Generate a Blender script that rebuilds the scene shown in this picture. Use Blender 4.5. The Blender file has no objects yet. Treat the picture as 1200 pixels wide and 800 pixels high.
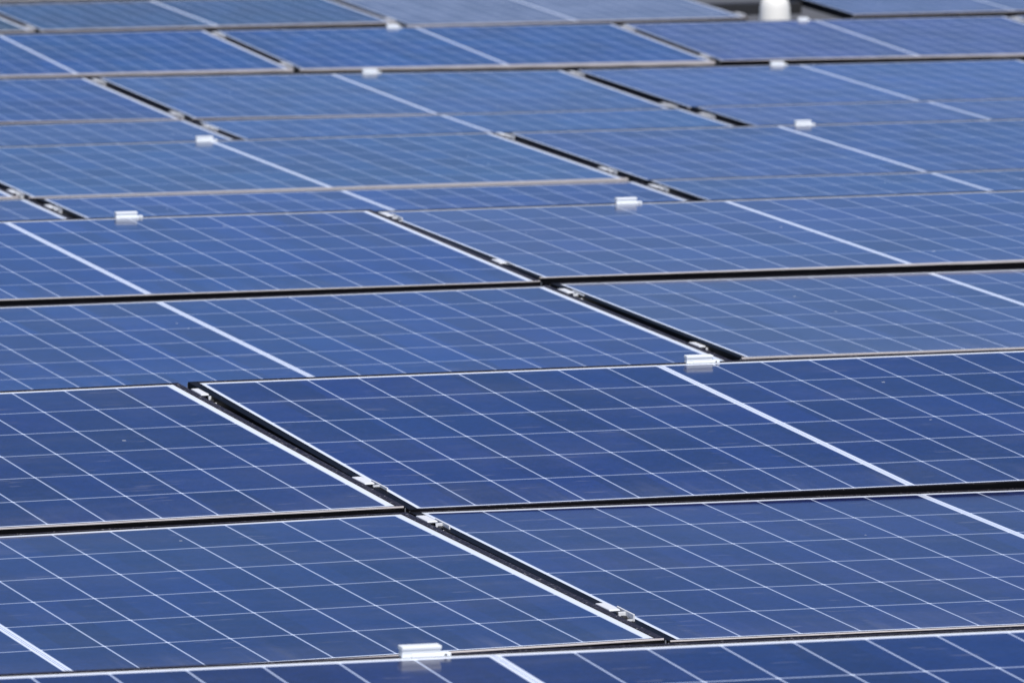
import bpy, bmesh, math, random
from mathutils import Vector, Matrix
random.seed(7)
R = math.radians
scene = bpy.context.scene
COL = scene.collection

# ------------------------------------------------------------------ helpers
def box(bm, x0, x1, y0, y1, z0, z1, mi=0, bev=0.0):
    vs = [bm.verts.new((x, y, z)) for z in (z0, z1) for y in (y0, y1) for x in (x0, x1)]
    fs = [bm.faces.new([vs[i] for i in q]) for q in
          ((0,2,3,1), (4,5,7,6), (0,1,5,4), (2,6,7,3), (0,4,6,2), (1,3,7,5))]
    for f in fs: f.material_index = mi
    if bev:
        es = list({e for f in fs for e in f.edges})
        r = bmesh.ops.bevel(bm, geom=es, offset=bev, segments=2, affect='EDGES', profile=0.5)
        for f in r['faces']: f.material_index = mi

def prism_x(bm, prof, x0, x1, mi=0, bev=0.0):
    """closed profile in (y, z) run along x"""
    a = [bm.verts.new((x0, y, z)) for y, z in prof]
    b = [bm.verts.new((x1, y, z)) for y, z in prof]
    n = len(prof); fs = []
    fs.append(bm.faces.new(a[::-1])); fs.append(bm.faces.new(b))
    for i in range(n):
        j = (i + 1) % n
        fs.append(bm.faces.new((a[i], a[j], b[j], b[i])))
    for f in fs: f.material_index = mi
    if bev:
        es = list({e for f in fs for e in f.edges})
        bmesh.ops.bevel(bm, geom=es, offset=bev, segments=2, affect='EDGES', profile=0.5)

def lathe(bm, prof, cx=0, cy=0, seg=20, mi=0):
    rings = []
    for r, z in prof:
        rings.append([bm.verts.new((cx + r*math.cos(t*2*math.pi/seg), cy + r*math.sin(t*2*math.pi/seg), z)) for t in range(seg)])
    for i in range(len(rings)-1):
        for t in range(seg):
            u = (t+1) % seg
            bm.faces.new((rings[i][t], rings[i][u], rings[i+1][u], rings[i+1][t])).material_index = mi
    bm.faces.new(rings[0][::-1]).material_index = mi
    bm.faces.new(rings[-1]).material_index = mi

def mesh(name, bm, mats, smooth=False):
    bmesh.ops.recalc_face_normals(bm, faces=bm.faces[:])
    me = bpy.data.meshes.new(name); bm.to_mesh(me); bm.free()
    for m in (mats if isinstance(mats, (list, tuple)) else [mats]): me.materials.append(m)
    if smooth:
        for p in me.polygons: p.use_smooth = True
    return me

def obj(name, me, parent=None):
    o = bpy.data.objects.new(name, me); COL.objects.link(o)
    if parent is not None: o.parent = parent
    return o

def tag(o, label=None, cat=None, group=None, kind=None):
    if label: o['label'] = label
    if cat: o['category'] = cat
    if group: o['group'] = group
    if kind: o['kind'] = kind
    return o

def copy_tree(o, parent=None):
    c = o.copy(); COL.objects.link(c); c.parent = parent
    for ch in list(o.children): copy_tree(ch, c)
    return c

def frame_matrix(P, a, v):
    a = Vector(a).normalized(); v = Vector(v); v = (v - a*v.dot(a)).normalized(); n = a.cross(v)
    M = Matrix((a, v, n)).transposed().to_4x4(); M.translation = Vector(P)
    return M

# ------------------------------------------------------------------ materials
def newmat(name):
    m = bpy.data.materials.new(name); m.use_nodes = True
    nt = m.node_tree; b = nt.nodes['Principled BSDF']
    return m, nt, b

class NB:
    def __init__(s, nt): s.nt = nt
    def node(s, t, **k):
        n = s.nt.nodes.new(t)
        for a, b in k.items(): setattr(n, a, b)
        return n
    def _in(s, sock, v):
        if isinstance(v, bpy.types.NodeSocket): s.nt.links.new(v, sock)
        else: sock.default_value = v
    def m(s, op, a, b=None, c=None, clamp=False):
        n = s.node('ShaderNodeMath', operation=op, use_clamp=clamp)
        s._in(n.inputs[0], a)
        if b is not None: s._in(n.inputs[1], b)
        if c is not None: s._in(n.inputs[2], c)
        return n.outputs[0]
    def mix(s, f, a, b, blend='MIX'):
        n = s.node('ShaderNodeMix', data_type='RGBA', blend_type=blend)
        s._in(n.inputs[0], f); s._in(n.inputs[6], a); s._in(n.inputs[7], b)
        return n.outputs[2]
    def noise(s, vec, scale, detail=4, rough=.55):
        n = s.node('ShaderNodeTexNoise'); n.inputs['Scale'].default_value = scale
        n.inputs['Detail'].default_value = detail; n.inputs['Roughness'].default_value = rough
        if vec is not None: s.nt.links.new(vec, n.inputs['Vector'])
        return n.outputs['Fac']
    def ramp(s, f, a, b):
        n = s.node('ShaderNodeMapRange', interpolation_type='SMOOTHSTEP')
        s._in(n.inputs['Value'], f); n.inputs['From Min'].default_value = a; n.inputs['From Max'].default_value = b
        return n.outputs['Result']
    def scale(s, vec, xyz):
        n = s.node('ShaderNodeMapping'); s.nt.links.new(vec, n.inputs['Vector']); n.inputs['Scale'].default_value = xyz
        return n.outputs['Vector']

P_, Q_, CB = .0922, .1827, .0064        # cell pitch along the module, across it, half of the middle strip
NEAR, FAR = -.0190, 1.1152              # outer edges of the frame, near and far
HX = .861
LIP = .012
LY = .0085

def cell_material():
    m, nt, b = newmat('module_glass'); B = NB(nt)
    tc = B.node('ShaderNodeTexCoord'); sp = B.node('ShaderNodeSeparateXYZ'); nt.links.new(tc.outputs['Object'], sp.inputs[0])
    X, Y = sp.outputs[0], sp.outputs[1]
    info = B.node('ShaderNodeObjectInfo')
    # offset object space per module so that no two modules carry the same dirt
    cmb = B.node('ShaderNodeVectorMath', operation='ADD'); nt.links.new(tc.outputs['Object'], cmb.inputs[0])
    sc = B.node('ShaderNodeVectorMath', operation='SCALE'); cx = B.node('ShaderNodeCombineXYZ')
    nt.links.new(info.outputs['Random'], cx.inputs[0]); nt.links.new(info.outputs['Random'], cx.inputs[2])
    nt.links.new(cx.outputs[0], sc.inputs[0]); sc.inputs['Scale'].default_value = 37.0
    nt.links.new(sc.outputs[0], cmb.inputs[1]); V = cmb.outputs[0]
    ax = B.m('ABSOLUTE', X); xs = B.m('SUBTRACT', ax, CB)
    fx = B.m('DIVIDE', xs, P_); fy = B.m('DIVIDE', Y, Q_)
    def dist(f, pitch):                    # distance in metres to the nearest cell border
        fr = B.m('FRACT', f); return B.m('MULTIPLY', B.m('MINIMUM', fr, B.m('SUBTRACT', 1.0, fr)), pitch)
    dx, dy = dist(fx, P_), dist(fy, Q_)
    gap = B.m('MAXIMUM', B.m('MULTIPLY', B.m('LESS_THAN', dx, .0015), .72), B.m('MULTIPLY', B.m('LESS_THAN', dy, .0026), .50))
    dia = B.m('LESS_THAN', B.m("ADD", dx, dy), .0040)
    out = B.m('MAXIMUM', B.m('MAXIMUM', B.m('LESS_THAN', xs, 0.0), B.m('GREATER_THAN', xs, 9*P_)),
              B.m('MAXIMUM', B.m('LESS_THAN', Y, 0.0), B.m('GREATER_THAN', Y, 6*Q_)))
    mid = B.m('MULTIPLY', B.m('LESS_THAN', B.m('ABSOLUTE', B.m('SUBTRACT', ax, .0018)), .0006), 1.0)
    # cell colour: each cell a little different, fine crystal grain, slow drift over the module
    cid = B.node('ShaderNodeCombineXYZ')
    nt.links.new(B.m('FLOOR', B.m('ADD', B.m('MULTIPLY', fx, B.m('SIGN', X)), B.m('MULTIPLY', info.outputs['Random'], 91.0))), cid.inputs[0]); nt.links.new(B.m('FLOOR', fy), cid.inputs[1])
    nt.links.new(info.outputs['Random'], cid.inputs[2])
    wn = B.node('ShaderNodeTexWhiteNoise', noise_dimensions='3D'); nt.links.new(cid.outputs[0], wn.inputs['Vector'])
    vor = B.node('ShaderNodeTexVoronoi'); vor.inputs['Scale'].default_value = 150; nt.links.new(V, vor.inputs['Vector'])
    sv = B.node('ShaderNodeSeparateColor'); nt.links.new(vor.outputs['Color'], sv.inputs[0])
    slow = B.noise(V, 1.3, 2)
    val = B.m('ADD', B.m('ADD', .22, B.m('MULTIPLY', wn.outputs['Value'], .42)),
              B.m('ADD', B.m('MULTIPLY', sv.outputs[0], .36), B.m('MULTIPLY', slow, .40)))
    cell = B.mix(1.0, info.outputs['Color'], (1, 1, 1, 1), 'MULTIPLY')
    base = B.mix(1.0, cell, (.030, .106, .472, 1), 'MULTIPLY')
    hs = B.node('ShaderNodeHueSaturation'); nt.links.new(base, hs.inputs['Color']); nt.links.new(val, hs.inputs['Value'])
    hue = B.m('ADD', .488, B.m('MULTIPLY', B.noise(V, 2.1, 2), .030)); nt.links.new(hue, hs.inputs['Hue'])
    col = B.mix(gap, hs.outputs[0], (.60, .68, .85, 1))
    col = B.mix(dia, col, (.74, .80, .90, 1))
    col = B.mix(out, col, (.84, .88, .95, 1))
    col = B.mix(mid, col, (.26, .33, .50, 1))
    # dust film, thicker towards the near (lower) edge, water marks running down, droppings
    film = B.ramp(B.noise(B.scale(V, (.8, 2.2, 1)), 3.2, 5, .6), .42, .78)
    edge = B.ramp(Y, .16, -.01)
    run = B.ramp(B.noise(B.scale(V, (9, .9, 1)), 3.0, 4, .6), .50, .80)
    dust = B.m('ADD', B.m('MULTIPLY', film, .035), B.m('ADD', B.m('MULTIPLY', edge, B.m('ADD', .03, B.m('MULTIPLY', run, .10))), B.m('MULTIPLY', run, .012)))
    fine = B.ramp(B.noise(V, 260, 2, .7), .50, .78)
    patch = B.ramp(B.noise(B.scale(V, (1.6, 5.0, 1)), 2.6, 4, .65), .55, .72)
    dust = B.m('ADD', dust, B.m('ADD', B.m('MULTIPLY', fine, .035), B.m('MULTIPLY', patch, .024)))
    dust = B.m('ADD', dust, .006)
    sm = B.ramp(B.noise(B.scale(V, (4.5, 26, 1)), 2.2, 3, .5), .665, .70)
    dust = B.m('ADD', dust, B.m('MULTIPLY', sm, .10))
    spk = B.node('ShaderNodeTexVoronoi'); spk.inputs['Scale'].default_value = 17; nt.links.new(V, spk.inputs['Vector'])
    sc2 = B.node('ShaderNodeSeparateColor'); nt.links.new(spk.outputs['Color'], sc2.inputs[0])
    spot = B.m('MULTIPLY', B.m('LESS_THAN', spk.outputs['Distance'], B.m('MULTIPLY', sc2.outputs[1], .075)), B.m('GREATER_THAN', sc2.outputs[0], .84))
    col = B.mix(dust, col, (.50, .47, .46, 1))
    col = B.mix(B.m('MULTIPLY', spot, .62), col, (.55, .58, .62, 1))
    nt.links.new(col, b.inputs['Base Color'])
    b.inputs['Roughness'].default_value = .6
    b.inputs['Specular IOR Level'].default_value = 0.0
    b.inputs['Coat Weight'].default_value = 1.0
    b.inputs['Coat IOR'].default_value = COAT_IOR
    rg = B.m('ADD', .095, B.m('ADD', B.m('MULTIPLY', film, .07), B.m('MULTIPLY', spot, .4)))
    nt.links.new(rg, b.inputs['Coat Roughness'])
    nt.links.new(info.outputs['Alpha'], b.inputs['Coat Weight'])
    bp = B.node('ShaderNodeBump'); bp.inputs['Strength'].default_value = .06; bp.inputs['Distance'].default_value = .004
    nt.links.new(B.noise(V, 5.0, 2), bp.inputs['Height']); nt.links.new(bp.outputs[0], b.inputs['Coat Normal'])
    return m

def frame_material():
    m, nt, b = newmat('black_anodised_frame'); B = NB(nt)
    tc = B.node('ShaderNodeTexCoord'); g = B.node('ShaderNodeNewGeometry'); sp = B.node('ShaderNodeSeparateXYZ')
    nt.links.new(g.outputs['True Normal'], sp.inputs[0]); up = B.m('GREATER_THAN', sp.outputs[2], .8)
    V = tc.outputs['Object']
    so_ = B.node('ShaderNodeSeparateXYZ'); nt.links.new(V, so_.inputs[0])
    up = B.m('MULTIPLY', up, B.m('GREATER_THAN', so_.outputs[0], -.843))     # the left lips are clean
    f = B.ramp(B.noise(V, 90, 4, .7), .40, .75); k = B.ramp(B.noise(V, 170, 3, .75), .60, .68)
    c = B.mix(up, (.004, .004, .005, 1), (.020, .018, .026, 1))
    c = B.mix(B.m('MULTIPLY', B.m('MULTIPLY', f, up), .35), c, (.075, .068, .085, 1))
    c = B.mix(B.m('MULTIPLY', B.m('MULTIPLY', k, up), .6), c, (.38, .36, .37, 1))
    st = B.ramp(B.noise(B.scale(V, (3, 3, 60)), 4, 3, .6), .55, .8)
    c = B.mix(B.m('MULTIPLY', st, .10), c, (.16, .13, .12, 1))
    nt.links.new(c, b.inputs['Base Color']); b.inputs['Roughness'].default_value = .5; b.inputs['Specular IOR Level'].default_value = .07
    return m

def simple(name, col, rough, metal=0.0, var=.25, scale=30, spec=.5, speck=None, bump=0):
    m, nt, b = newmat(name); B = NB(nt)
    tc = B.node('ShaderNodeTexCoord'); V = tc.outputs['Object']
    n = B.noise(V, scale, 5, .6)
    c = B.mix(B.m('MULTIPLY', n, var), tuple(col) + (1,), tuple(x*.35 for x in col) + (1,))
    if speck:
        s = B.ramp(B.noise(V, 210, 3, .7), .60, .72)
        c = B.mix(B.m('MULTIPLY', s, speck[1]), c, tuple(speck[0]) + (1,))
    nt.links.new(c, b.inputs['Base Color'])
    nt.links.new(B.m('ADD', rough, B.m('MULTIPLY', n, .15)), b.inputs['Roughness'])
    b.inputs['Metallic'].default_value = metal; b.inputs['Specular IOR Level'].default_value = spec
    if bump:
        bp = B.node('ShaderNodeBump'); bp.inputs['Strength'].default_value = bump; bp.inputs['Distance'].default_value = .01
        nt.links.new(n, bp.inputs['Height']); nt.links.new(bp.outputs[0], b.inputs['Normal'])
    return m

COAT_IOR = 1.235
M_glass = cell_material()
M_frame = frame_material()
M_seam = simple('cut_aluminium_edge', (.42, .43, .45), .35, .8, .3, 60)
M_lip = simple('pale_lip_glint', (.58, .535, .52), .5, 0, .40, 14, .3, speck=((.45, .39, .36), .4))  # beige paints in the light caught on the near frame edge
M_back = simple('white_backsheet', (.7, .7, .7), .7)
M_clamp = simple('galvanised_clamp', (.78, .79, .80), .5, .0, .35, 60, .5)
M_bolt = simple('dark_bolt', (.05, .05, .05), .5, .5)
M_white = simple('white_plastic', (.80, .82, .82), .42, 0, .10, 20, .45)
M_rail = simple('dark_rail', (.035, .035, .037), .5, .3, .4, 25)
M_roof = simple('roof_membrane', (.13, .13, .135), .85, 0, .5, 3, .3, speck=((.24, .23, .22), .6), bump=.3)
M_pot = simple('off_white_cap', (.80, .78, .72), .5, 0, .12, 12, .4)

# ------------------------------------------------------------------ one module
def frame_mesh():
    bm = bmesh.new(); zt, zb = .0016, -.0335
    box(bm, -HX, HX, NEAR, NEAR+LY, zb, zt, 0, .0007)
    box(bm, -HX, HX, FAR-LY, FAR, zb, zt, 0, .0007)
    box(bm, -HX, -HX+.0165, NEAR+LY+.0002, FAR-LY-.0002, zb, zt, 0, .0007)
    box(bm, HX-LIP, HX, NEAR+LY+.0002, FAR-LY-.0002, zb, zt, 0, .0007)
    # groove under the lip on the outer side walls, seen as a thin ridge
    for y in (NEAR, FAR):
        s = -1 if y == NEAR else 1
        box(bm, -HX+.004, HX-.004, min(y, y+s*.0012), max(y, y+s*.0012), -.0135, -.0115, 0)
        box(bm, -HX+.004, HX-.004, min(y, y+s*.0016), max(y, y+s*.0016), zb, zb+.0030, 0)
    for s in (-1, 1):
        box(bm, min(s*HX, s*(HX+.0012)), max(s*HX, s*(HX+.0012)), NEAR+.004, FAR-.004, -.0135, -.0115, 0)
        # cut ends of the extrusion, bright where the black coat is missing
        for y, t in ((NEAR, -1), (FAR, 1)):
            box(bm, min(s*(HX-.0014), s*(HX+.0006)), max(s*(HX-.0014), s*(HX+.0006)), min(y, y+t*.0006), max(y, y+t*.0006), zb, -.001, 1)
    return mesh('module_frame', bm, [M_frame, M_seam])

def laminate_mesh():
    bm = bmesh.new(); x = HX-LIP+.0006
    box(bm, -HX+.0159, x, NEAR+LY-.0006, FAR-LY+.0006, -.0052, 0, 1)
    bm.faces.ensure_lookup_table()
    top = max(bm.faces, key=lambda f: f.calc_center_median().z); top.material_index = 0
    return mesh('module_laminate', bm, [M_glass, M_back])

def junction_mesh():
    bm = bmesh.new(); box(bm, -.05, .05, .50, .60, -.026, -.0056, 0, .003)
    return mesh('junction_box', bm, M_bolt)

def lip_mesh(hl, hr):
    """pale strip painting in the light caught along the near edge of the frame, hl high on the left, hr on the right"""
    bm = bmesh.new(); n = 24; thin = max(hl, hr) < .003
    y0, y1, zt = (NEAR-.0006, NEAR+.0012, .0019) if thin else (NEAR-.0022, NEAR+.0016, .0024)
    rows = []
    for i in range(n+1):
        t = i/n; x = -HX+.003 + (2*HX-.006)*t; h = max(hl + (hr-hl)*t, .0004)
        h *= 1 + .12*math.sin(i*2.3+hl*900)
        rows.append([bm.verts.new(p) for p in ((x, y0, zt-.001-h), (x, y0, zt-.001), (x, y0+.0008, zt), (x, y1, zt), (x, y1, zt-.001-h))])
    for a, b in zip(rows, rows[1:]):
        for j in range(5):
            k = (j+1) % 5; bm.faces.new((a[j], a[k], b[k], b[j]))
    bm.faces.new(rows[0]); bm.faces.new(rows[-1][::-1])
    return mesh('lip', bm, M_lip)

FR, LA, JB = frame_mesh(), laminate_mesh(), junction_mesh()

def make_panel():
    r = bpy.data.objects.new('solar_panel', None); COL.objects.link(r); r.empty_display_size = .1
    obj('frame', FR, r); obj('cell_laminate', LA, r); obj('junction_box', JB, r)
    return r

PANELS={
'A':((2.7287,6.5428,0.0835),(0.99997,-0.00179,-0.00710),(0.00243,0.99580,0.09150)),
'BL':((2.6655,9.1644,-0.0162),(0.99994,-0.00519,0.00928),(0.00462,0.99821,0.05969)),
'BR':((4.4009,9.1834,-0.0218),(0.99997,-0.00216,-0.00766),(0.00265,0.99791,0.06458)),
'CL':((2.6798,10.3078,0.0605),(0.99981,0.01853,0.00588),(-0.01899,0.99558,0.09196)),
'CR':((4.4042,10.3198,0.0610),(0.99996,0.00859,-0.00056),(-0.00849,0.99522,0.09728)),
'DL':((4.2151,12.7560,0.0393),(0.99991,-0.00808,0.00400),(0.00733,0.99747,0.07067)),
'DR':((5.9480,12.7744,0.0514),(0.99986,-0.01642,-0.00167),(0.01649,0.99791,0.06241)),
'EL':((4.2266,13.9276,0.1283),(0.99997,-0.00314,0.00050),(0.00262,0.99703,0.07694)),
'ER':((5.9530,13.9505,0.1353),(0.99998,-0.00650,0.00246),(0.00632,0.99769,0.06766)),
'F':((6.0367,16.9759,-0.0068),(1.00000,0.00093,-0.00073),(-0.00088,0.99767,0.06822)),
'G':((6.0240,18.1337,0.0737),(0.99998,-0.00638,0.00272),(0.00619,0.99778,0.06628)),
'G2':((7.7889,18.1276,0.0680),(0.99998,0.00627,-0.00058),(-0.00622,0.99740,0.07181)),
'H':((7.6903,20.8739,-0.0163),(1.00000,0.00144,-0.00017),(-0.00142,0.99749,0.07080)),
'H2':((9.4421,20.8682,-0.0132),(1.00000,0.00045,0.00003),(-0.00045,0.99746,0.07129)),
'I':((7.6905,22.0257,0.0633),(0.99997,0.00053,-0.00763),(0.00009,0.99668,0.08140)),
'I2':((9.4397,22.0221,0.0632),(1.00000,-0.00236,-0.00018),(0.00237,0.99717,0.07515)),
'J':((9.2631,25.6820,0.0554),(0.99999,0.00025,-0.00321),(0.00007,0.99501,0.09974)),
'J2':((11.0022,25.6824,0.0527),(0.99999,-0.00375,-0.00088),(0.00382,0.99527,0.09709)),
'J0':((7.5186,25.6820,0.0596),(1.00000,0.00012,0.00030),(-0.00015,0.99491,0.10073)),
'K':((11.5382,31.0132,0.0126),(0.99996,0.00810,0.00222),(-0.00827,0.99599,0.08905)),
'K0':((9.7614,31.0197,0.0251),(0.99999,-0.00472,0.00246),(0.00451,0.99683,0.07940)),
}
W = 1.744
MATS = {k: frame_matrix(*v) for k, v in PANELS.items()}
def off(n, src, dx, dy=0, dz=0):
    M = MATS[src].copy(); M.translation = (MATS[src] @ Vector((dx, dy, dz))); MATS[n] = M
off('AL', 'A', -W); off('AR', 'A', W)
off('BR2', 'BR', W); off('CR2', 'CR', W)
off('DL0', 'DL', -W); off('DR2', 'DR', W); off('EL0', 'EL', -W); off('ER2', 'ER', W)
off('F0', 'F', -W); off('F2', 'F', W, 0, .002); off('F3', 'F2', W); off('G0', 'G', -W, .0, .003); off('G3', 'G2', W)
off('H0', 'H', -W, 0, .004); off('H3', 'H2', W); off('I0', 'I', -W, 0, -.001); off('I3', 'I2', W)
off('J3', 'J2', W, 0, 0); off('J00', 'J0', -W)
off('K00', 'K0', -W); off('K3', 'K', 2.262, 0, .0); off('K4', 'K3', W)
for i, s in enumerate(('K00', 'K0', 'K', 'K3', 'K4')): off('L%d' % i, s, 0, 1.17, .012)
MATS['L3'].translation += Vector((-.0, 0, 0))

NEARW = (1, 1, 1)
INFO = {  # name: (label, near strip height left, right in mm, cell tint + painted reflection)
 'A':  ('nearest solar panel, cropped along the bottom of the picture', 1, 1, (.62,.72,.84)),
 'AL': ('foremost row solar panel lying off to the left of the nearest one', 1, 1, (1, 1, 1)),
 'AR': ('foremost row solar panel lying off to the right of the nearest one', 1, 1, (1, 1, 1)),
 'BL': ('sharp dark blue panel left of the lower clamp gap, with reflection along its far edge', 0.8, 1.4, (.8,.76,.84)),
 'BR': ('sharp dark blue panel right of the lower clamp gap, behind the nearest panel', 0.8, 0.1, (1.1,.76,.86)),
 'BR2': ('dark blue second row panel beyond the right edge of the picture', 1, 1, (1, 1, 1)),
 'CL': ('sharp blue panel at the left with a pinkish painted glint along its near edge', 1, 1.4, (.7,.74,.86)),
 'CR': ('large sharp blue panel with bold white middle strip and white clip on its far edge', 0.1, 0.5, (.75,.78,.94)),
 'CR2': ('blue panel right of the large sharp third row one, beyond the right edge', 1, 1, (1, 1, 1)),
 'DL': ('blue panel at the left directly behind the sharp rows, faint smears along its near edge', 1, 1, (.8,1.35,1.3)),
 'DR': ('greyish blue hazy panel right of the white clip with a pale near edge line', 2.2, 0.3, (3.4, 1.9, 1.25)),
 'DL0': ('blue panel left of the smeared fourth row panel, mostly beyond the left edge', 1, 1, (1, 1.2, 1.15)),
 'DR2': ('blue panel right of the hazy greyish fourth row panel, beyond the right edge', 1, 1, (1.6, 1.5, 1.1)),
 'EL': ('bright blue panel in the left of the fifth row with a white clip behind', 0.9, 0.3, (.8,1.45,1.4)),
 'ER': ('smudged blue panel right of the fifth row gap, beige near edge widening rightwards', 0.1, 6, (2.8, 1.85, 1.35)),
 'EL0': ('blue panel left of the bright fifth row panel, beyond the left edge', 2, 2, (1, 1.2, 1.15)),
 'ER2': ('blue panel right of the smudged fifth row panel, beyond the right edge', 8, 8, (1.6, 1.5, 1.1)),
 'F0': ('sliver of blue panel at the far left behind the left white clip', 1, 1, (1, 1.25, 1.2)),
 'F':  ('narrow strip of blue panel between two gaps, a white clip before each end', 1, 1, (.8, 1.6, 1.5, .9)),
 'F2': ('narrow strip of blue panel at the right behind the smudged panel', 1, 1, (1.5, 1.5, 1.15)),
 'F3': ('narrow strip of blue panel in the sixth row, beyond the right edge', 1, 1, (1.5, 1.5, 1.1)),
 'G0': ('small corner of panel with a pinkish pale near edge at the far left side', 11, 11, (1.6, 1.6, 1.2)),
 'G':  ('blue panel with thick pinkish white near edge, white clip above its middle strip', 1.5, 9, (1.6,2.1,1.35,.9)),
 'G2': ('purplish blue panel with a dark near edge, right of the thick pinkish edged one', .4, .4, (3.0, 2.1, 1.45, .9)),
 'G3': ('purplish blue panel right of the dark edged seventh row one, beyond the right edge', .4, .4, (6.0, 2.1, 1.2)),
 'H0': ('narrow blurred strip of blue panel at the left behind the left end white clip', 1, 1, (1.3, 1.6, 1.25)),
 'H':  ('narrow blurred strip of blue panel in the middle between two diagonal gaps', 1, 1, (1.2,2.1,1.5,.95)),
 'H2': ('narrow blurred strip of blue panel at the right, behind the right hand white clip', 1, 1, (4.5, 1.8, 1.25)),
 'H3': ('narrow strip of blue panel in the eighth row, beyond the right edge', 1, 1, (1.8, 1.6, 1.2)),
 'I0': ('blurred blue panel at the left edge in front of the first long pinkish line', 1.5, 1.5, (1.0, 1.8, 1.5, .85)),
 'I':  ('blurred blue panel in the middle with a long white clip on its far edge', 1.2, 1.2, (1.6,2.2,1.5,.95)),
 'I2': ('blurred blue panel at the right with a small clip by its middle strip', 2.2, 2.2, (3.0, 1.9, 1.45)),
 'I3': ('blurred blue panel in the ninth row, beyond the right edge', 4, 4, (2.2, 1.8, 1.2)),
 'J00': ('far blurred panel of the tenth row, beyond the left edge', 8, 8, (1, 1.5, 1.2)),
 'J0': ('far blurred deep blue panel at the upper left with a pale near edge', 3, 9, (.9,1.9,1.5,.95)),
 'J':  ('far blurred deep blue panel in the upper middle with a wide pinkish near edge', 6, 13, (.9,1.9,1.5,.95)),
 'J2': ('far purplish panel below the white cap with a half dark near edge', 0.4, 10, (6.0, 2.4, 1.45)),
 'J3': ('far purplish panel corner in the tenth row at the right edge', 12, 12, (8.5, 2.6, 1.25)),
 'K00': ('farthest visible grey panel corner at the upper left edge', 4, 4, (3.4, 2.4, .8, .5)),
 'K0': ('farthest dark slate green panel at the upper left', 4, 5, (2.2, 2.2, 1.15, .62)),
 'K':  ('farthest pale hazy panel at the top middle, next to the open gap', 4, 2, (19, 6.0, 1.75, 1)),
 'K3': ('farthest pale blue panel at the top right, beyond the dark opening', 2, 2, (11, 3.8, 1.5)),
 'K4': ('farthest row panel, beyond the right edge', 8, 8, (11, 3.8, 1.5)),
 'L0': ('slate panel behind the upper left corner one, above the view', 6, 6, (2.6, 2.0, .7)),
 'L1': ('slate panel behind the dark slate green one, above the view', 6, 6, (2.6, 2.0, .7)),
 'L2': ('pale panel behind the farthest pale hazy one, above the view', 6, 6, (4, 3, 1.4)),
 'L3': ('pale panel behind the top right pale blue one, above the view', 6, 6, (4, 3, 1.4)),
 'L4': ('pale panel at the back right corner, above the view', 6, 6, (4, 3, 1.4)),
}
proto = make_panel(); first = True
ROOT = {}
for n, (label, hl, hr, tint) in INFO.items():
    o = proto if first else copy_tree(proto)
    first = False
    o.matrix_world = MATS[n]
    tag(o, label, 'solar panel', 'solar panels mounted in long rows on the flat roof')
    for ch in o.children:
        if ch.name.startswith('cell_laminate'): ch.color = (tint[0]/4, tint[1]/4, tint[2]/4, tint[3] if len(tint) > 3 else 1)  # mirrored sky and dark surroundings are painted into each panel's cell colour
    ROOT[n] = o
for n, (label, hl, hr, tint) in INFO.items():
    if max(hl, hr) > .6: obj('frame_lip_glint', lip_mesh(hl/1000, hr/1000), ROOT[n])

# ------------------------------------------------------------------ module clamps in the gaps
def make_clamp():
    r = bpy.data.objects.new('module_clamp', None); COL.objects.link(r); r.empty_display_size = .03
    bm = bmesh.new()                                   # pressed top plate with a lower tongue
    prof = [(.004, -.0035), (.052, -.0035), (.057, -.006), (.059, -.004), (.053, .0000), (.004, .0004), (.000, -.001)]
    prism_x(bm, prof, -.0105, .0045, 0, .0008)
    box(bm, -.0045, .0010, .0585, .066, -.007, -.0035, 0, .0006)
    obj('plate', mesh('clamp_plate', bm, M_clamp), r)
    bm = bmesh.new()                                   # u shaped bracket in front of it
    box(bm, -.0075, .0078, -.034, -.002, -.0130, -.0105, 0, .0005)
    box(bm, .0078, .0100, -.038, .024, -.022, .0005, 0, .0005)
    box(bm, -.0090, -.0070, -.034, -.010, -.020, -.0060, 0, .0004)
    box(bm, -.0070, .0078, -.0365, -.0340, -.024, -.0062, 0, .0004)
    box(bm, -.0020, .0078, -.0100, -.0070, -.012, -.0010, 0, .0004)
    obj('bracket', mesh('clamp_bracket', bm, M_clamp), r)
    bm = bmesh.new()
    lathe(bm, [(.0052, -.0104), (.0052, -.0050), (.0040, -.0042)], .001, -.020, 6)
    obj('bolt', mesh('clamp_bolt', bm, M_bolt), r)
    return r
GAPS = [  # panel on the left, list of (distance from its near edge, height offset), wording of the gap
 ('BL', (.205, 1.010), 'second row gap'), ('CL', (.165, .985), 'third row gap'),
 ('DL', (.215, .990), 'fourth row gap'), ('EL', (.240, 1.000), 'fifth row gap'),
 ('F0', (.900,), 'sixth row gap at the left edge'), ('F', (.960,), 'sixth row gap right of the middle'),
 ('G0', (.06,), 'seventh row gap at the left edge'), ('G', (.172, 1.03), 'seventh row gap in the middle'),
 ('H0', (.885,), 'eighth row gap at the left'), ('H', (.900,), 'eighth row gap in the middle'),
 ('I0', (.10, 1.00), 'ninth row gap at the left'), ('I', (.10, 1.00), 'ninth row gap in the middle'),
 ('J0', (.10, .97), 'tenth row gap at the left'), ('J', (.10, .97), 'tenth row gap in the middle'),
 ('K00', (.10,), 'farthest gap at the upper left edge'), ('K0', (.08,), 'farthest gap in the upper middle'),
 ('K', (.10,), 'edge of the open gap behind the white cap'), ('J2', (1.0,), 'tenth row gap at the right edge'),
]
cp = make_clamp(); first = True
WHERE = {1: ('grey metal clamp in the %s',), 2: ('grey metal clamp at the near end of the %s', 'grey metal clamp at the far end of the %s'),
         3: ('grey metal clamp at the near end of the %s', 'larger looking clamp near the far end of the %s', 'half hidden clamp at the very far end of the %s')}
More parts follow.
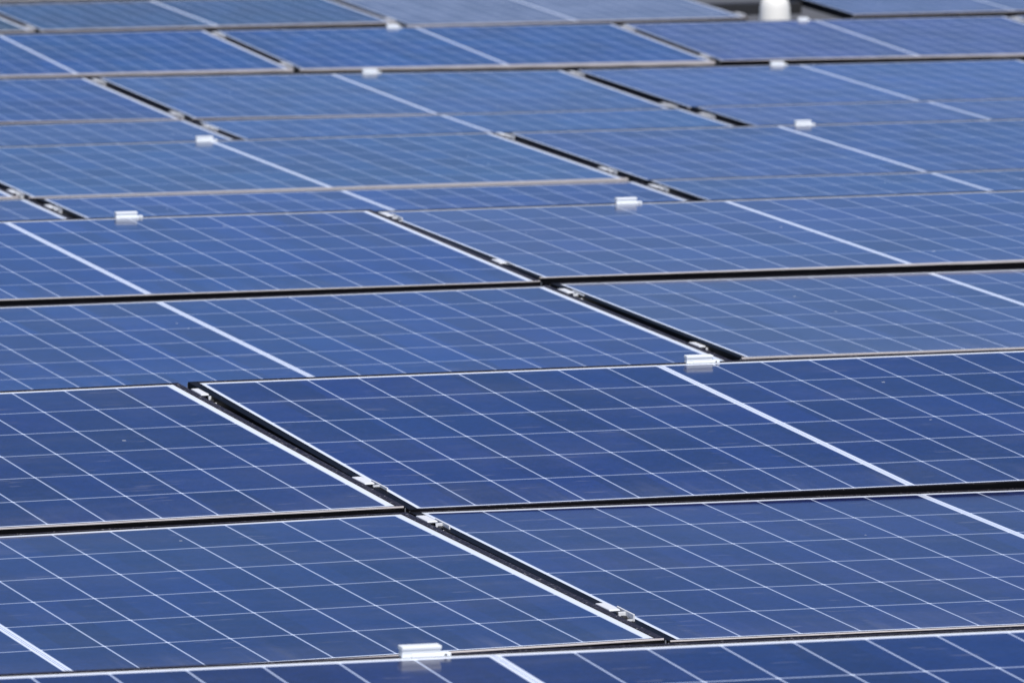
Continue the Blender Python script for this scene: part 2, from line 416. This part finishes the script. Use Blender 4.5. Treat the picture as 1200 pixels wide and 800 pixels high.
for n, vs, word in GAPS:
    for j, v in enumerate(vs):
        c = cp if first else copy_tree(cp)
        first = False
        c.matrix_world = MATS[n] @ Matrix.Translation((HX + .0110, v, .0030)) @ Matrix.Rotation(R(random.uniform(-2, 2)), 4, 'Z') @ Matrix.Diagonal((1.1, 1.15, 1.15, 1))
        tag(c, WHERE[len(vs)][j] % word, 'clamp', 'module clamps in the gaps between panels')

# ------------------------------------------------------------------ white clips on the far edges
def clip_mesh():
    bm = bmesh.new()
    # c-shaped extrusion: rounded head, slimmer web, wide foot on the frame
    prism_x(bm, [(-.0108, .0118), (.0085, .0118), (.0095, .0130), (.0095, .0168), (.0085, .0176), (-.0104, .0176), (-.0118, .0168), (-.0118, .0136)], -.0265, .0258, 0, .0006)
    prism_x(bm, [(-.0098, .0016), (.0070, .0016), (.0070, .0119), (-.0098, .0119)], -.0260, .0245, 0, .0004)
    box(bm, -.0240, .0225, -.0103, -.0097, .0088, .0094)
    return bm
def foot_mesh():
    bm = bmesh.new()
    prism_x(bm, [(-.0112, .0014), (.004, .0014), (.004, .0064), (-.0098, .0068), (-.0112, .0060)], -.0130, .0385, 0, .0004)
    box(bm, -.0262, -.0150, -.0106, .004, .0013, .0050, 0, .0004)
    box(bm, .0300, .0330, -.0116, -.0111, .0026, .0052, 1)
    return bm
CL1 = mesh('clip_head', clip_mesh(), M_white); CL2 = mesh('clip_foot', foot_mesh(), [M_white, M_bolt])
def make_clip():
    r = bpy.data.objects.new('edge_clip', None); COL.objects.link(r); r.empty_display_size = .03
    obj('head', CL1, r); obj('foot', CL2, r)
    return r
CLIPS = [('A', -.087, .93, 'white plastic clip on the far edge of the nearest panel, at the bottom'),
 ('CR', .078, .95, 'white plastic clip at the end of the gap in the middle of the picture'),
 ('EL', .281, .95, 'white plastic clip above the bright blue panel at the left'),
 ('ER', -.242, .95, 'white plastic clip left of the narrow gap behind the smudged panel'),
 ('G', -.020, .95, 'white plastic clip at the top of the thick white strip at the left'),
 ('G2', .084, .95, 'white plastic clip right of the white strip of the purplish panel'),
 ('I', .142, 1.0, 'blurred white clip in front of the wide pinkish line in the upper middle'),
 ('I2', -.082, .95, 'blurred white clip before the dark near edge under the white cap'),
 ('J', -.094, .95, 'small blurred white clip near the top beside a gap end'),
 ('J2', -.050, .8, 'small pale clip beside the white cap, above a white strip')]
first = True; kp = make_clip()
for n, x, s, label in CLIPS:
    c = kp if first else copy_tree(kp)
    first = False
    c.matrix_world = MATS[n] @ Matrix.Translation((x, FAR-.004, -.0002)) @ Matrix.Rotation(R(random.uniform(-.8, .8)), 4, 'Z') @ Matrix.Diagonal((s, s*.8, s*.86, 1))
    tag(c, label, 'clip', 'white clips on the far edges of the rows')

# ------------------------------------------------------------------ white cap at the open gap
pot = bpy.data.objects.new('vent_cap', None); COL.objects.link(pot)
pe = MATS['J2'] @ Vector((-.160, FAR, 0)); pot.location = (pe.x + .19, pe.y + .50, -.125)
tag(pot, 'rounded off-white cap standing by the dark opening at the top edge', 'vent cap')
bm = bmesh.new(); lathe(bm, [(.048, .170), (.060, .172), (.067, .180), (.069, .195), (.063, .320), (.059, .343), (.050, .357), (.025, .362)], seg=32)
obj('cap', mesh('cap_shell', bm, M_pot, True), pot)
bm = bmesh.new(); lathe(bm, [(.075, 0), (.075, .006), (.036, .012), (.034, .1698)], seg=24)
obj('pipe', mesh('cap_pipe', bm, M_rail, True), pot)

# ------------------------------------------------------------------ rails under the module gaps
ROOFZ = -.125
def rail(n, hi, word, dx=HX+.011):
    """dark rail running from the near edge of the lower module to the far edge of the upper one, on two feet"""
    r = bpy.data.objects.new('mounting_rail', None); COL.objects.link(r)
    r.matrix_world = MATS[n] @ Matrix.Translation((dx, 0, 0))
    L = 2.30 if hi else 1.10
    bm = bmesh.new()
    box(bm, -.022, .022, .02, 1.10, -.072, -.0345, 0, .002)
    obj('beam', mesh('rail_beam', bm, M_rail), r)
    if hi:
        inv = r.matrix_world.inverted() @ MATS[hi]
        bm = bmesh.new()
        box(bm, -.022, .022, .045, 1.09, -.072, -.0345, 0, .002)
        o = obj('beam', mesh('rail_beam', bm, M_rail), r); o.matrix_local = inv @ Matrix.Translation((dx, 0, 0))
    tag(r, 'dark mounting rail under the ' + word, 'mounting rail', 'mounting rails under the gaps')
rail('BL', 'CL', 'clamp gap shared by the second and third rows')
rail('DL', 'EL', 'gap shared by the fourth and fifth rows')
rail('F0', 'G0', 'gap of the sixth and seventh rows at the left edge')
rail('F', 'G', 'gap of the sixth and seventh rows in the middle')
rail('H0', 'I0', 'gap of the eighth and ninth rows at the left')
rail('H', 'I', 'gap of the eighth and ninth rows in the middle')
rail('J0', None, 'gap of the tenth row at the left')
rail('J', None, 'gap of the tenth row in the middle')
rail('K0', None, 'gap of the farthest row in the upper middle')
# cross beam in the opening
r = bpy.data.objects.new('support_beam', None); COL.objects.link(r); r.matrix_world = MATS['K']
bm = bmesh.new(); box(bm, HX+.004, HX+.536, .60, .66, -.07, -.012, 0, .003)
obj('beam', mesh('cross_beam', bm, M_rail), r)
bm = bmesh.new(); box(bm, HX+.22, HX+.26, .61, .65, -.16, -.0705, 0, .002)
obj('foot', mesh('cross_foot', bm, M_rail), r)
tag(r, 'black beam crossing the dark opening behind the white cap', 'beam')

# ------------------------------------------------------------------ roof
bm = bmesh.new()
vs = [bm.verts.new(p) for p in ((-150, -60, ROOFZ), (200, -60, ROOFZ), (200, 300, ROOFZ), (-150, 300, ROOFZ))]
bm.faces.new(vs)
tag(obj('roof_ground', mesh('roof_ground', bm, M_roof)), kind='structure')

# ------------------------------------------------------------------ light
SUN_EL, SUN_AZ = 52, 190         # azimuth measured from +Y towards +X
w = bpy.data.worlds.new('World'); scene.world = w; w.use_nodes = True
nt = w.node_tree; bg = nt.nodes['Background']
sky = nt.nodes.new('ShaderNodeTexSky'); sky.sky_type = 'NISHITA'; sky.sun_disc = False
sky.sun_elevation = R(SUN_EL); sky.sun_rotation = R(SUN_AZ)
sky.air_density = 1.0; sky.dust_density = .0; sky.ozone_density = 6.0; sky.altitude = 1500
mul = nt.nodes.new('ShaderNodeMix'); mul.data_type = 'RGBA'; mul.blend_type = 'MULTIPLY'; mul.inputs[0].default_value = 1
mul.inputs[7].default_value = (.81, .89, 1.10, 1)
nt.links.new(sky.outputs[0], mul.inputs[6]); 
B = NB(nt); tcw = B.node('ShaderNodeTexCoord')          # thin high cloud, slightly uneven
cl = B.noise(B.scale(tcw.outputs['Generated'], (1.0, 1.0, 5.0)), 4.2, 4, .55)
clf = B.ramp(cl, .40, .72)
cm = B.mix(B.m('MULTIPLY', clf, .45), mul.outputs[2], (3.6, 4.1, 5.4, 1))
nt.links.new(cm, bg.inputs[0]); bg.inputs[1].default_value = .10
l = bpy.data.lights.new('sun', 'SUN'); l.energy = 4.6; l.angle = R(.53); l.color = (1, .96, .90)
so = bpy.data.objects.new('sun', l); COL.objects.link(so)
d = Vector((math.sin(R(SUN_AZ))*math.cos(R(SUN_EL)), math.cos(R(SUN_AZ))*math.cos(R(SUN_EL)), math.sin(R(SUN_EL))))
so.rotation_euler = d.to_track_quat('Z', 'Y').to_euler()

# ------------------------------------------------------------------ camera
cam = bpy.data.cameras.new('camera'); co = bpy.data.objects.new('camera', cam); COL.objects.link(co)
cam.sensor_width = 36; cam.lens = 8218/1200*36; cam.clip_start = .1; cam.clip_end = 2000
Mc = Matrix(((0.940334, 0.03522, -0.338424), (-0.34016, 0.074236, -0.937433), (-0.007893, 0.996619, 0.081788))).to_4x4()
Mc.translation = Vector((0, 0, 1.2162)); co.matrix_world = Mc
cam.dof.use_dof = True; cam.dof.focus_distance = 10.6
cam.dof.aperture_fstop = (cam.lens/1000)/.0120; cam.dof.aperture_blades = 0
scene.camera = co
scene.view_settings.view_transform = 'Standard'; scene.view_settings.look = 'None'; scene.view_settings.exposure = 0
scene.render.resolution_x = 1024; scene.render.resolution_y = 682
